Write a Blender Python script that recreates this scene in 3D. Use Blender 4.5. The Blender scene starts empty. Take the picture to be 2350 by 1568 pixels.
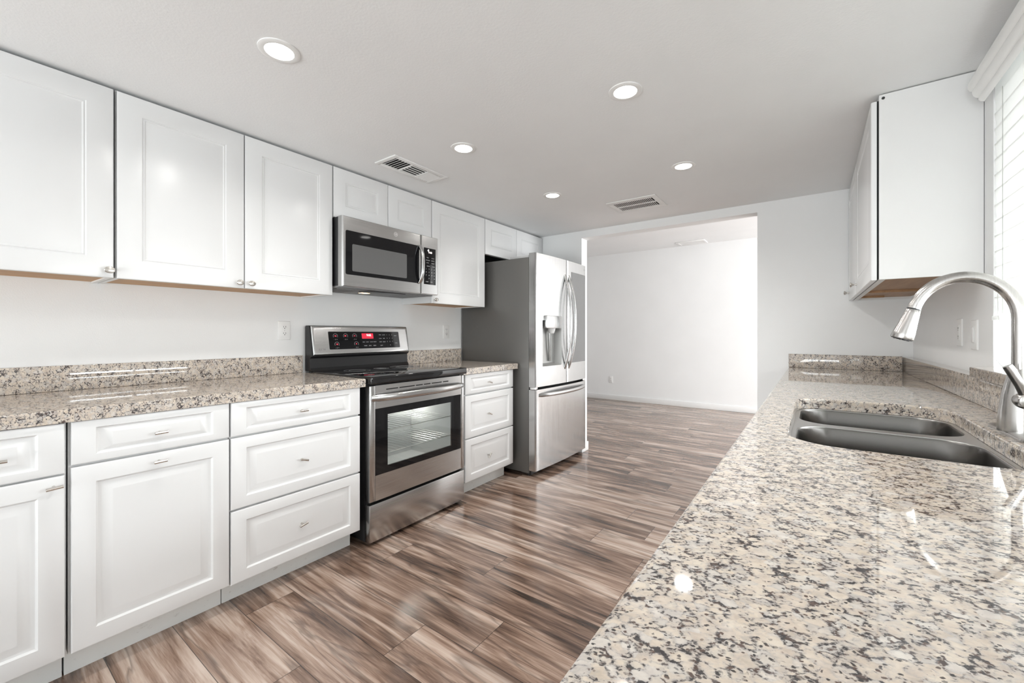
import bpy, bmesh, math, random
from math import radians, sin, cos, pi, atan
from mathutils import Matrix, Vector
random.seed(7)
S = bpy.context.scene
COL = S.collection

# ------------------------------------------------------------ camera, world, lights, exposure
cam_data = bpy.data.cameras.new('camera')
cam = bpy.data.objects.new('camera', cam_data)
COL.objects.link(cam)
cam_data.sensor_width = 36.0
cam_data.lens = 36.0 * 957.0 / 2350.0
cam_data.shift_y = -19.2 / 2350.0
cam_data.clip_start = 0.02
cam.location = (0, 0, 1.165)
cam.rotation_euler = (radians(90), 0, radians(35.89))
S.camera = cam
S.view_settings.view_transform = 'Standard'
S.view_settings.look = 'None'
S.view_settings.gamma = 1.0
S.view_settings.use_curve_mapping = False
S.view_settings.exposure = 0.14

world = bpy.data.worlds.new('daylight')
S.world = world
world.use_nodes = True
world.node_tree.nodes['Background'].inputs[0].default_value = (0.88, 0.94, 1.0, 1)
world.node_tree.nodes['Background'].inputs[1].default_value = 0.95

def area(name, loc, rot, sx, sy, power, color=(1, 1, 1), spread=180):
    l = bpy.data.lights.new(name, 'AREA')
    l.shape = 'RECTANGLE'; l.size = sx; l.size_y = sy
    l.energy = power; l.color = color; l.spread = radians(spread)
    o = bpy.data.objects.new(name, l); COL.objects.link(o)
    o.location = loc; o.rotation_euler = rot
    return o
# added fill lamps behind the camera; daylight for the far room's and sink windows
area('fill_rear', (-1.05, -4.15, 0.75), (radians(90 + 46), 0, 0), 2.7, 1.9, 158, (0.97, 0.99, 1.0))  # unseen lamp tilted upward, added to lift the ceiling and cabinets
area('fill_side', (1.25, -1.70, 0.75), (radians(90 + 35), 0, radians(90)), 2.0, 1.7, 18, (0.97, 0.99, 1.0))  # added side fill, out of view
area('daylight_far_room_window', (3.10, 5.45, 1.30), (radians(90), 0, radians(97)), 2.3, 2.0, 170, (0.98, 0.99, 1.0))
area('daylight_sink_window', (0.80, 1.42, 1.52), (radians(90), 0, radians(90)), 1.9, 1.3, 21, (0.97, 0.985, 1.0))
area('fill_under_blind', (1.10, 1.42, 1.13), (radians(90), 0, radians(90)), 2.4, 0.42, 90, (0.94, 0.975, 1.0))  # extra strip lamp outside the gap, added to brighten the wall under the cabinets
DOWNLIGHT_POWER = 4.1

# ------------------------------------------------------------ helpers
def frame(o, u, v):
    u = Vector(u).normalized(); v = Vector(v).normalized(); n = u.cross(v)
    M = Matrix.Identity(4)
    for i in range(3):
        M[i][0] = u[i]; M[i][1] = v[i]; M[i][2] = n[i]; M[i][3] = o[i]
    return M
def FL(y, z, x): return frame((x, y, z), (0, 1, 0), (0, 0, 1))      # faces +x (left run)
def FR(y, z, x): return frame((x, y, z), (0, -1, 0), (0, 0, 1))     # faces -x (right run)
def FD(x, y, z): return frame((x, y, z), (1, 0, 0), (0, -1, 0))     # faces -z (ceiling)

class MB:
    def __init__(s): s.bm = bmesh.new()
    def box(s, x0, x1, y0, y1, z0, z1, bev=0.0, seg=2, mat=0):
        r = bmesh.ops.create_cube(s.bm, size=1.0)
        vs = r['verts']
        for v in vs:
            v.co = ((x0 + x1) / 2 + v.co.x * (x1 - x0), (y0 + y1) / 2 + v.co.y * (y1 - y0), (z0 + z1) / 2 + v.co.z * (z1 - z0))
        fs = set(f for v in vs for f in v.link_faces)
        for f in fs: f.material_index = mat
        if bev > 0:
            es = list(set(e for v in vs for e in v.link_edges))
            bmesh.ops.bevel(s.bm, geom=es, offset=bev, segments=seg, profile=0.5, affect='EDGES', clamp_overlap=True)
        return s
    def loops(s, loops, cap0=True, cap1=True, closed=True, mat=0):
        rows = [[s.bm.verts.new(p) for p in L] for L in loops]
        n = len(rows[0])
        for a, b in zip(rows, rows[1:]):
            for i in range(n if closed else n - 1):
                j = (i + 1) % n
                f = s.bm.faces.new((a[i], a[j], b[j], b[i])); f.material_index = mat
        if closed and cap0: s.bm.faces.new(list(reversed(rows[0]))).material_index = mat
        if closed and cap1: s.bm.faces.new(rows[-1]).material_index = mat
        return s
    def panel(s, w, h, prof, mat=0):
        # concentric rectangles (inset_u, inset_v, n): a slab front with a moulded profile
        L = [[(a, b, n), (w - a, b, n), (w - a, h - b, n), (a, h - b, n)] for a, b, n in prof]
        return s.loops(L, mat=mat)
    def tube(s, path, r, seg=12, cap=True, sq=(1, 1), up=None, mat=0):
        P = [Vector(p) for p in path]
        R = r if isinstance(r, (list, tuple)) else [r] * len(P)
        loops = []; prev = None
        for i, p in enumerate(P):
            t = (P[min(i + 1, len(P) - 1)] - P[max(i - 1, 0)]).normalized()
            if prev is None:
                a = Vector(up) if up else (Vector((0, 0, 1)) if abs(t.z) < .9 else Vector((1, 0, 0)))
            else: a = prev
            a = (a - t * a.dot(t)).normalized(); prev = a
            b = t.cross(a)
            loops.append([p + a * (R[i] * sq[0] * cos(2 * pi * k / seg)) + b * (R[i] * sq[1] * sin(2 * pi * k / seg)) for k in range(seg)])
        return s.loops(loops, cap, cap, mat=mat)
    def lathe(s, prof, M=None, seg=24, cap0=True, cap1=True, mat=0):
        M = M or Matrix.Identity(4)
        loops = [[M @ Vector((r * cos(2 * pi * k / seg), r * sin(2 * pi * k / seg), z)) for k in range(seg)] for r, z in prof]
        return s.loops(loops, cap0, cap1, mat=mat)
    def cyl(s, M, r, h, seg=20, mat=0): return s.lathe([(r, 0), (r, h)], M, seg, mat=mat)
    def slab(s, outer, holes, z0, z1, ease=0.004, mat=0):
        # outer / holes: functions inset -> list of (x, y); flat slab with eased top edge and cut-outs
        bm = s.bm
        def chain(fn, sgn):
            ls = []
            for ins, z in ((ease, z1), (ease * .3, z1 - ease * .3), (0, z1 - ease), (0, z0)):
                ls.append([bm.verts.new((x, y, z)) for x, y in fn(ins * sgn)])
            for a, b in zip(ls, ls[1:]):
                n = len(a)
                for i in range(n):
                    j = (i + 1) % n
                    bm.faces.new((a[i], b[i], b[j], a[j]) if sgn > 0 else (a[j], b[j], b[i], a[i])).material_index = mat
            return ls[0], ls[-1]
        cs = [chain(outer, 1)] + [chain(h, -1) for h in holes]
        for k in (0, 1):
            es = []
            for c in cs:
                L = c[k]
                for i in range(len(L)):
                    a, b = L[i], L[(i + 1) % len(L)]
                    es.append(bm.edges.get((a, b)) or bm.edges.new((a, b)))
            r = bmesh.ops.triangle_fill(bm, use_beauty=True, use_dissolve=False, edges=es, normal=(0, 0, 1 if k == 0 else -1))
        return s
    def xf(s, M): s.bm.transform(M); return s
    def build(s, name, mats, parent=None, origin=None, smooth=40):
        bm = s.bm
        if origin is not None: bm.transform(Matrix.Translation(-Vector(origin)))
        bmesh.ops.recalc_face_normals(bm, faces=bm.faces[:])
        me = bpy.data.meshes.new(name); bm.to_mesh(me); bm.free()
        for m in (mats if isinstance(mats, (list, tuple)) else [mats]): me.materials.append(m)
        for p in me.polygons: p.use_smooth = True
        me.set_sharp_from_angle(angle=radians(smooth))
        o = bpy.data.objects.new(name, me); COL.objects.link(o)
        if parent is not None: o.parent = parent
        return o

def thing(name, label, cat, loc, group=None, rz=0):
    o = bpy.data.objects.new(name, None); COL.objects.link(o)
    o.empty_display_size = 0.05
    o.location = loc; o.rotation_euler = (0, 0, rz)
    return tag(o, label, cat, group)
def tag(o, label, cat, group=None):
    o['label'] = label; o['category'] = cat
    if group: o['group'] = group
    return o
def struct(name, mb, mat):
    o = mb.build(name, mat); o['kind'] = 'structure'; return o
def at(o, loc):      # move the origin of a one-mesh thing to loc without moving its shape
    o.data.transform(Matrix.Translation(-Vector(loc))); o.location = loc; return o
def text_mesh(mb, s, size, M, depth=0.0006, align='CENTER', mat=0):
    cu = bpy.data.curves.new('txt', 'FONT'); cu.body = s; cu.size = size
    cu.align_x = align; cu.align_y = 'CENTER'; cu.extrude = depth / 2; cu.resolution_u = 2
    ob = bpy.data.objects.new('txt', cu); COL.objects.link(ob)
    bpy.context.view_layer.update()
    dg = bpy.context.evaluated_depsgraph_get()
    me = bpy.data.meshes.new_from_object(ob.evaluated_get(dg))
    me.transform(Matrix.Translation((0, 0, depth / 2))); me.transform(M)
    n0 = len(mb.bm.faces)
    mb.bm.from_mesh(me)
    mb.bm.faces.ensure_lookup_table()
    for f in mb.bm.faces[n0:]: f.material_index = mat
    bpy.data.objects.remove(ob); bpy.data.curves.remove(cu); bpy.data.meshes.remove(me)
def ring(mb, M, r0, r1, h=0.0006, seg=28, a0=0, a1=2 * pi, mat=0):
    full = abs(a1 - a0 - 2 * pi) < 1e-6
    n = seg if full else seg + 1
    A = [a0 + (a1 - a0) * k / seg for k in range(n)]
    L = []
    for a in A: L.append([M @ Vector((r * cos(a), r * sin(a), z)) for r, z in ((r0, 0), (r1, 0), (r1, h), (r0, h))])
    if full: L.append(L[0])
    rows = [[mb.bm.verts.new(p) for p in l] for l in (L[:-1] if full else L)]
    if full: rows.append(rows[0])
    for a, b in zip(rows, rows[1:]):
        for i in range(4):
            j = (i + 1) % 4
            mb.bm.faces.new((a[i], a[j], b[j], b[i])).material_index = mat
    if not full:
        mb.bm.faces.new(rows[0]).material_index = mat; mb.bm.faces.new(rows[-1]).material_index = mat

def rr(x0, x1, y0, y1, r, n=8):
    def fn(ins=0.0):
        a0, a1, b0, b1 = x0 + ins, x1 - ins, y0 + ins, y1 - ins
        R = max(r - ins, 0.0005); out = []
        for cx, cy, t in ((a1 - R, b1 - R, 0), (a0 + R, b1 - R, 90), (a0 + R, b0 + R, 180), (a1 - R, b0 + R, 270)):
            for k in range(n + 1):
                a = radians(t + 90 * k / n); out.append((cx + R * cos(a), cy + R * sin(a)))
        return out
    return fn
def rect(x0, x1, y0, y1):
    return lambda ins=0.0: [(x1 - ins, y1 - ins), (x0 + ins, y1 - ins), (x0 + ins, y0 + ins), (x1 - ins, y0 + ins)]

# ------------------------------------------------------------ materials
def new_mat(name):
    m = bpy.data.materials.new(name); m.use_nodes = True
    nt = m.node_tree
    return m, nt, nt.nodes['Principled BSDF']
def N(nt, typ, **kw):
    n = nt.nodes.new(typ)
    for k, v in kw.items(): setattr(n, k, v)
    return n
def ramp(nt, fac, stops, interp='LINEAR'):
    r = N(nt, 'ShaderNodeValToRGB'); cr = r.color_ramp; cr.interpolation = interp
    while len(cr.elements) > 1: cr.elements.remove(cr.elements[-1])
    for i, (p, c) in enumerate(stops):
        e = cr.elements[0] if i == 0 else cr.elements.new(p)
        e.position = p; e.color = (*c, 1)
    nt.links.new(fac, r.inputs[0]); return r.outputs[0]
def math_(nt, op, a, b=None, c=None):
    n = N(nt, 'ShaderNodeMath', operation=op)
    for i, x in enumerate((a, b, c)):
        if x is None: continue
        if isinstance(x, (int, float)): n.inputs[i].default_value = x
        else: nt.links.new(x, n.inputs[i])
    return n.outputs[0]
def mix(nt, fac, a, b, typ='MIX'):
    n = N(nt, 'ShaderNodeMix', data_type='RGBA', blend_type=typ)
    for s, x in ((n.inputs[0], fac), (n.inputs[6], a), (n.inputs[7], b)):
        if isinstance(x, (int, float)): s.default_value = x
        elif isinstance(x, tuple): s.default_value = (*x, 1) if len(x) == 3 else x
        else: nt.links.new(x, s)
    return n.outputs[2]
def noise(nt, vec, scale, detail=2, rough=.5, dist=0.0):
    n = N(nt, 'ShaderNodeTexNoise'); n.inputs['Scale'].default_value = scale
    n.inputs['Detail'].default_value = detail; n.inputs['Roughness'].default_value = rough; n.inputs['Distortion'].default_value = dist
    nt.links.new(vec, n.inputs['Vector']); return n
def mapping(nt, vec, scale=(1, 1, 1), loc=(0, 0, 0), rot=(0, 0, 0)):
    n = N(nt, 'ShaderNodeMapping'); n.inputs['Scale'].default_value = scale
    n.inputs['Location'].default_value = loc; n.inputs['Rotation'].default_value = rot
    nt.links.new(vec, n.inputs['Vector']); return n.outputs[0]
def pos(nt): return N(nt, 'ShaderNodeNewGeometry').outputs['Position']
def bump(nt, b, h, dist, strength=1.0):
    n = N(nt, 'ShaderNodeBump'); n.inputs['Distance'].default_value = dist; n.inputs['Strength'].default_value = strength
    nt.links.new(h, n.inputs['Height']); nt.links.new(n.outputs[0], b.inputs['Normal'])

def simple(name, col, rough=.5, metal=0.0, spec=.5, coat=0.0, bumps=None, vary=0.03):
    m, nt, b = new_mat(name)
    p = pos(nt)
    nz = noise(nt, p, 3.0, 3)
    lo = tuple(max(0, c * (1 - vary)) for c in col); hi = tuple(min(1, c * (1 + vary)) for c in col)
    nt.links.new(ramp(nt, nz.outputs[0], [(.3, lo), (.7, hi)]), b.inputs['Base Color'])
    b.inputs['Roughness'].default_value = rough; b.inputs['Metallic'].default_value = metal
    b.inputs['Specular IOR Level'].default_value = spec
    if coat: b.inputs['Coat Weight'].default_value = coat; b.inputs['Coat Roughness'].default_value = .05
    if bumps: bump(nt, b, noise(nt, p, bumps[0], 3).outputs[0], bumps[1])
    return m
def steel(name, col, rough, axis, metal=1.0):
    # brushed metal: fine streaks running along the given axis
    m, nt, b = new_mat(name)
    sc = {'x': (3, 260, 260), 'y': (260, 3, 260), 'z': (260, 260, 3)}[axis]
    nz = noise(nt, mapping(nt, pos(nt), sc), 1.0, 3)
    nt.links.new(ramp(nt, nz.outputs[0], [(.25, tuple(c * .9 for c in col)), (.75, tuple(min(1, c * 1.06) for c in col))]), b.inputs['Base Color'])
    r = N(nt, 'ShaderNodeMapRange'); nt.links.new(nz.outputs[0], r.inputs[0])
    r.inputs[3].default_value = rough * .8; r.inputs[4].default_value = rough * 1.25
    nt.links.new(r.outputs[0], b.inputs['Roughness']); b.inputs['Metallic'].default_value = metal
    bump(nt, b, nz.outputs[0], .00012)
    return m
def emit(name, col, strength):
    m, nt, b = new_mat(name)
    b.inputs['Base Color'].default_value = (*col, 1)
    b.inputs['Emission Color'].default_value = (*col, 1); b.inputs['Emission Strength'].default_value = strength
    b.inputs['Roughness'].default_value = .4
    return m

def granite_mat():
    m, nt, b = new_mat('granite')
    p = pos(nt)
    pr = mapping(nt, p, (1.0, 1.0, 1.0), rot=(0, 0, radians(-28)))
    w = noise(nt, pr, 140, 3, .55)
    off = N(nt, 'ShaderNodeVectorMath', operation='MULTIPLY_ADD')
    nt.links.new(w.outputs['Color'], off.inputs[0]); off.inputs[1].default_value = (.0068, .0068, .0068); nt.links.new(pr, off.inputs[2])
    q = mapping(nt, off.outputs[0], (0.85, 1.25, 1.0))
    def voro(scale, feature='F1'):
        v = N(nt, 'ShaderNodeTexVoronoi', feature=feature); v.inputs['Scale'].default_value = scale
        nt.links.new(q, v.inputs['Vector']); return v
    def rnd(v):
        sc = N(nt, 'ShaderNodeSeparateColor'); nt.links.new(v.outputs['Color'], sc.inputs[0]); return sc
    clus = noise(nt, pr, 48, 2, .55).outputs[0]
    n1 = noise(nt, q, 185, 3, .6).outputs[0]
    soft = noise(nt, q, 62, 4, .6).outputs[0]
    # crystal bodies: cream, tan, pale grey
    vb = voro(84); sb = rnd(vb)
    body = ramp(nt, sb.outputs[0], [(0, (.60, .505, .41)), (.35, (.67, .58, .475)), (.55, (.52, .425, .345)), (.68, (.66, .635, .61)), (.84, (.47, .45, .435)), (1, (.62, .51, .38))])
    body = mix(nt, .5, body, ramp(nt, soft, [(.32, (.40, .35, .31)), (.47, (.62, .54, .46)), (.64, (.76, .70, .61))]))
    # field that is high where dark minerals gather
    f = math_(nt, 'ADD', math_(nt, 'MULTIPLY', n1, .60), math_(nt, 'MULTIPLY', clus, .55))
    edge = voro(84, 'DISTANCE_TO_EDGE').outputs['Distance']
    g = math_(nt, 'SUBTRACT', f, math_(nt, 'MULTIPLY', edge, .62))
    veil = ramp(nt, g, [(.43, (0, 0, 0)), (.58, (1, 1, 1))])
    body = mix(nt, math_(nt, 'MULTIPLY', veil, .55), body, (.37, .35, .345))
    d1 = ramp(nt, g, [(.550, (0, 0, 0)), (.625, (1, 1, 1))])
    # separate rounded flecks
    v2 = voro(255); s2 = rnd(v2)
    k = math_(nt, 'ADD', s2.outputs[0], math_(nt, 'MULTIPLY', clus, 1.1))
    a = math_(nt, 'MULTIPLY', math_(nt, 'SUBTRACT', k, 1.255), 8.0)
    c = math_(nt, 'MULTIPLY', math_(nt, 'SUBTRACT', .50, v2.outputs['Distance']), 6.0)
    mn = N(nt, 'ShaderNodeMath', operation='MINIMUM', use_clamp=True)
    nt.links.new(a, mn.inputs[0]); nt.links.new(c, mn.inputs[1])
    dark = math_(nt, 'MAXIMUM', d1, mn.outputs[0])
    dcol = ramp(nt, s2.outputs[1], [(0, (.014, .014, .017)), (.50, (.040, .038, .042)), (.66, (.060, .036, .030)), (.88, (.105, .068, .055)), (1, (.09, .095, .105))])
    body = mix(nt, math_(nt, 'MULTIPLY', dark, .93), body, dcol)
    nt.links.new(body, b.inputs['Base Color'])
    b.inputs['Roughness'].default_value = .035
    b.inputs['Specular IOR Level'].default_value = .7
    return m

def floor_mat():
    m, nt, b = new_mat('wood_plank_floor')
    W, Lp, Y0 = .1985, 1.22, .154
    sx = N(nt, 'ShaderNodeSeparateXYZ'); nt.links.new(pos(nt), sx.inputs[0])
    yy = math_(nt, 'DIVIDE', math_(nt, 'SUBTRACT', sx.outputs[1], Y0), W)
    row = math_(nt, 'FLOOR', yy); fy = math_(nt, 'FRACT', yy)
    wn = N(nt, 'ShaderNodeTexWhiteNoise', noise_dimensions='1D'); nt.links.new(row, wn.inputs['W'])
    xx = math_(nt, 'ADD', math_(nt, 'DIVIDE', sx.outputs[0], Lp), math_(nt, 'MULTIPLY', wn.outputs[0], 7.0))
    colm = math_(nt, 'FLOOR', xx); fx = math_(nt, 'FRACT', xx)
    cv = N(nt, 'ShaderNodeCombineXYZ'); nt.links.new(row, cv.inputs[0]); nt.links.new(colm, cv.inputs[1])
    w2 = N(nt, 'ShaderNodeTexWhiteNoise', noise_dimensions='2D'); nt.links.new(cv.outputs[0], w2.inputs['Vector'])
    s2 = N(nt, 'ShaderNodeSeparateColor'); nt.links.new(w2.outputs['Color'], s2.inputs[0])
    # per plank shifted coordinates, grain along x
    co = N(nt, 'ShaderNodeCombineXYZ')
    nt.links.new(math_(nt, 'MULTIPLY_ADD', s2.outputs[0], 37.0, sx.outputs[0]), co.inputs[0])
    nt.links.new(math_(nt, 'MULTIPLY_ADD', s2.outputs[1], 53.0, sx.outputs[1]), co.inputs[1])
    nt.links.new(math_(nt, 'MULTIPLY', s2.outputs[2], 9.0), co.inputs[2])
    g1 = noise(nt, mapping(nt, co.outputs[0], (1.0, 8.5, 1)), 1.0, 4, .5, 1.8).outputs[0]     # wide figure
    g2 = noise(nt, mapping(nt, co.outputs[0], (2.2, 34, 1)), 1.0, 5, .62, 1.6).outputs[0]     # streaks
    g3 = noise(nt, mapping(nt, co.outputs[0], (6, 240, 1)), 1.0, 4, .6, .3).outputs[0]        # pores
    f = math_(nt, 'ADD', math_(nt, 'MULTIPLY', g1, .95), math_(nt, 'MULTIPLY', g2, .50))
    f = math_(nt, 'ADD', f, math_(nt, 'MULTIPLY', g3, .16))
    f = math_(nt, 'ADD', f, math_(nt, 'MULTIPLY', math_(nt, 'SUBTRACT', s2.outputs[2], .5), .17))
    f = math_(nt, 'SUBTRACT', f, .30)
    c = ramp(nt, f, [(.26, (.042, .026, .019)), (.35, (.125, .078, .057)), (.45, (.225, .145, .106)), (.54, (.35, .245, .190)), (.64, (.50, .385, .315)), (.76, (.60, .49, .42))])
    # knotty dark rivers
    kn = noise(nt, mapping(nt, co.outputs[0], (.9, 7.0, 1)), 1.0, 3, .5, 1.2).outputs[0]
    band = ramp(nt, kn, [(.455, (0, 0, 0)), (.50, (1, 1, 1)), (.535, (0, 0, 0))])
    c = mix(nt, math_(nt, 'MULTIPLY', band, .50), c, (.045, .030, .024))
    # seams
    ey = math_(nt, 'MULTIPLY', math_(nt, 'MINIMUM', fy, math_(nt, 'SUBTRACT', 1.0, fy)), W)
    ex = math_(nt, 'MULTIPLY', math_(nt, 'MINIMUM', fx, math_(nt, 'SUBTRACT', 1.0, fx)), Lp)
    seam = math_(nt, 'LESS_THAN', math_(nt, 'MINIMUM', ey, ex), .0012)
    c = mix(nt, math_(nt, 'MULTIPLY', seam, .8), c, (.02, .014, .011))
    nt.links.new(c, b.inputs['Base Color'])
    r = N(nt, 'ShaderNodeMapRange'); nt.links.new(g2, r.inputs[0]); r.inputs[3].default_value = .09; r.inputs[4].default_value = .20; b.inputs['Specular IOR Level'].default_value = .75
    nt.links.new(r.outputs[0], b.inputs['Roughness'])
    bump(nt, b, math_(nt, 'SUBTRACT', math_(nt, 'MULTIPLY', g3, .5), math_(nt, 'MULTIPLY', seam, 1.0)), .0004)
    return m

def thin_glass(name, tint, gloss=.12, rough=.02):
    m, nt, b = new_mat(name)
    nt.nodes.remove(b)
    t = N(nt, 'ShaderNodeBsdfTransparent'); t.inputs[0].default_value = (*tint, 1)
    g = N(nt, 'ShaderNodeBsdfGlossy'); g.inputs['Roughness'].default_value = rough; g.inputs[0].default_value = (1, 1, 1, 1)
    fr = N(nt, 'ShaderNodeFresnel'); fr.inputs[0].default_value = 1.5
    mx = N(nt, 'ShaderNodeMixShader')
    ge = N(nt, 'ShaderNodeNewGeometry')
    nt.links.new(math_(nt, 'MULTIPLY', math_(nt, 'MAXIMUM', fr.outputs[0], gloss), math_(nt, 'SUBTRACT', 1.0, ge.outputs['Backfacing'])), mx.inputs[0])
    nt.links.new(t.outputs[0], mx.inputs[1]); nt.links.new(g.outputs[0], mx.inputs[2])
    nt.links.new(mx.outputs[0], nt.nodes['Material Output'].inputs[0])
    return m
def blind_mat():
    m, nt, b = new_mat('white_blind_slat')
    out = nt.nodes['Material Output']
    b.inputs['Base Color'].default_value = (.86, .86, .85, 1); b.inputs['Roughness'].default_value = .45
    tr = N(nt, 'ShaderNodeBsdfTranslucent'); tr.inputs[0].default_value = (.9, .9, .88, 1)
    mx = N(nt, 'ShaderNodeMixShader'); mx.inputs[0].default_value = .33
    nt.links.new(b.outputs[0], mx.inputs[1]); nt.links.new(tr.outputs[0], mx.inputs[2]); nt.links.new(mx.outputs[0], out.inputs[0])
    return m
def scuffed_white():
    m, nt, b = new_mat('scuffed_white_board')
    p = pos(nt)
    n1 = noise(nt, mapping(nt, p, (1, 1, 2)), 26, 5, .7).outputs[0]
    sx = N(nt, 'ShaderNodeSeparateXYZ'); nt.links.new(p, sx.inputs[0])
    nt.links.new(mix(nt, ramp(nt, n1, [(.62, (0, 0, 0)), (.74, (.6, .6, .6))]), (.86, .87, .85), (.40, .38, .35)), b.inputs['Base Color'])
    b.inputs['Roughness'].default_value = .55
    return m
def wood_mat(name, c0, c1):
    m, nt, b = new_mat(name)
    g = noise(nt, mapping(nt, pos(nt), (30, 2.5, 30)), 1.0, 4, .6, .6).outputs[0]
    nt.links.new(ramp(nt, g, [(.3, c0), (.7, c1)]), b.inputs['Base Color']); b.inputs['Roughness'].default_value = .45
    return m

M_wall = simple('painted_wall', (.862, .868, .866), .62, bumps=(240, .0004), vary=.012)
M_ceil = simple('painted_ceiling', (.872, .88, .882), .75, bumps=(120, .0006), vary=.012)
M_trim = simple('white_trim_paint', (.86, .86, .85), .4, vary=.01)
M_cab = simple('white_cabinet_film', (.795, .80, .80), .27, vary=.01)
M_cabi = simple('white_cabinet_box', (.79, .79, .783), .45, vary=.01)
M_kick = scuffed_white()
M_wood = wood_mat('cabinet_underside_wood', (.40, .20, .065), (.55, .30, .11))
M_woodd = wood_mat('cabinet_underside_brown', (.30, .155, .06), (.40, .22, .10))
M_gran = granite_mat()
M_floor = floor_mat()
M_steel = steel('brushed_steel', (.53, .528, .522), .22, 'y')
M_steelv = steel('brushed_steel_upright', (.56, .56, .556), .22, 'z')
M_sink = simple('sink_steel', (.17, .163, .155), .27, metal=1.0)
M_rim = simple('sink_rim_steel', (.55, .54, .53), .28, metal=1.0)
M_nickel = steel('brushed_nickel', (.50, .485, .47), .22, 'z')
M_knob = simple('nickel_knob', (.62, .59, .55), .25, metal=1.0)
M_fridge = simple('grey_fridge_side', (.125, .122, .115), .35, metal=.3, vary=.02)
M_hinge = simple('grey_plastic', (.42, .42, .42), .45)
M_black = simple('black_plastic', (.012, .012, .013), .35)
M_blackgl = simple('black_glass', (.006, .006, .007), .05, spec=.35)
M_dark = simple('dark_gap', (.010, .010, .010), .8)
M_cook = simple('ceramic_cooktop', (.006, .006, .007), .045, spec=.65)
M_print = simple('pale_print', (.62, .62, .62), .5)
M_printd = simple('grey_print', (.20, .20, .20), .35)
M_ovenw = thin_glass('oven_window_glass', (.86, .88, .87), .11, .04)
M_cavity = simple('oven_enamel', (.62, .63, .63), .35)
M_rack = simple('oven_rack_wire', (.75, .75, .74), .3, metal=.9)
M_mwin = simple('microwave_window_mesh', (.115, .115, .115), .16, spec=.45)
M_doorgl = simple('mirrored_grey_glass', (.22, .22, .22), .10, metal=.55)
M_disp = simple('dispenser_recess_grey', (.42, .42, .41), .35, metal=.6)
M_dispw = simple('dispenser_white_plastic', (.78, .78, .78), .3)
M_lens = emit('lit_lamp_lens', (1.0, .985, .95), 9.0)
M_red = emit('red_display', (.65, .02, .05), .55)
M_redn = emit('red_numerals', (.9, .10, .14), .9)
M_clock = emit('display_digits', (1.0, .9, .88), 1.6)
M_warm = emit('warm_hood_lamp', (1.0, .66, .34), 4.0)
M_plate = simple('white_wall_plate', (.84, .84, .83), .3, vary=.01)
M_slot = simple('plug_slot', (.03, .03, .03), .6)
M_blind = blind_mat()
M_pane = thin_glass('window_glass', (.97, .98, .98), .04, .0)
M_filter = simple('mesh_filter_grey', (.30, .30, .30), .5, metal=.5, bumps=(700, .002))
M_cord = simple('cord_grey', (.55, .55, .53), .6)
M_vinyl = simple('white_vinyl', (.85, .86, .86), .35, vary=.01)
M_patio = simple('pale_concrete', (.72, .71, .69), .8, bumps=(40, .002))
M_chrome = simple('chrome', (.80, .80, .80), .12, metal=1.0)

# ------------------------------------------------------------ room
XL, XR, YB, YR, ZC = -2.62, .52, 3.70, -3.60, 2.163
YF, XFL, XFR, ZF, TW = 6.94, -4.6, 3.2, 2.545, .118
OX0, OX1, OZ = -1.838, -.351, 2.093
struct('floor', MB().box(XL - .1, XR + .14, YR - .1, YB, -.08, 0).box(XFL - .1, XFR + .1, YB, YF + .1, -.08, 0), M_floor)
struct('ground', MB().box(XR + .14, 9.0, -8.0, YB, -.22, -.12).box(-6.0, XR + .14, -8.0, YR - .1, -.22, -.12), M_patio)
struct('ceiling', MB().box(XL - .1, XR + .1, YR - .1, YB + .02, ZC, ZC + .08), M_ceil)
struct('ceiling_far', MB().box(XFL, XFR, YB + TW, YF, ZF, ZF + .08), M_ceil)
struct('wall_left', MB().box(XL - .1, XL, YR - .1, YB, 0, ZC), M_wall)
WY0, WY1, WZ0, WZ1 = .62, 2.215, 1.045, 2.05
sy0, sy1, sz0, sz1 = -2.70, -.72, .30, 2.05
struct('wall_right', MB().box(XR, XR + .14, YR - .1, sy0, 0, ZC).box(XR, XR + .14, sy1, WY0, 0, ZC)
       .box(XR, XR + .14, sy0, sy1, 0, sz0).box(XR, XR + .14, sy0, sy1, sz1, ZC).box(XR, XR + .14, WY1, YB, 0, ZC)
       .box(XR, XR + .14, WY0, WY1, 0, WZ0).box(XR, XR + .14, WY0, WY1, WZ1, ZC), M_wall)
struct('wall_back', MB().box(XFL, OX0, YB, YB + TW, 0, ZF + .08).box(OX1, XFR, YB, YB + TW, 0, ZF + .08)
       .box(OX0, OX1, YB, YB + TW, OZ, ZF + .08), M_wall)
struct('wall_far', MB().box(XFL, XFR, YF, YF + .1, 0, ZF), M_wall)
struct('wall_far_left', MB().box(XFL - .1, XFL, YB, YF + .1, 0, ZF), M_wall)
fy0, fy1, fz0, fz1 = 4.25, 6.65, .12, 2.25
struct('wall_far_right', MB().box(XFR, XFR + .1, YB, fy0, 0, ZF).box(XFR, XFR + .1, fy1, YF + .1, 0, ZF)
       .box(XFR, XFR + .1, fy0, fy1, 0, fz0).box(XFR, XFR + .1, fy0, fy1, fz1, ZF), M_wall)
ry0, ry1, rz1 = -2.45, .35, 2.06
struct('wall_rear', MB().box(XL, ry0, YR - .1, YR, 0, ZC).box(ry1, XR, YR - .1, YR, 0, ZC).box(ry0, ry1, YR - .1, YR, rz1, ZC), M_wall)
def base_run(mb, x0, x1, y0, y1, h=.088, t=.012):
    return mb.box(x0, x1, y0, y1, 0, h, .004)
struct('baseboard_far', base_run(MB(), XFL, XFR, YF - .014, YF), M_trim)
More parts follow.
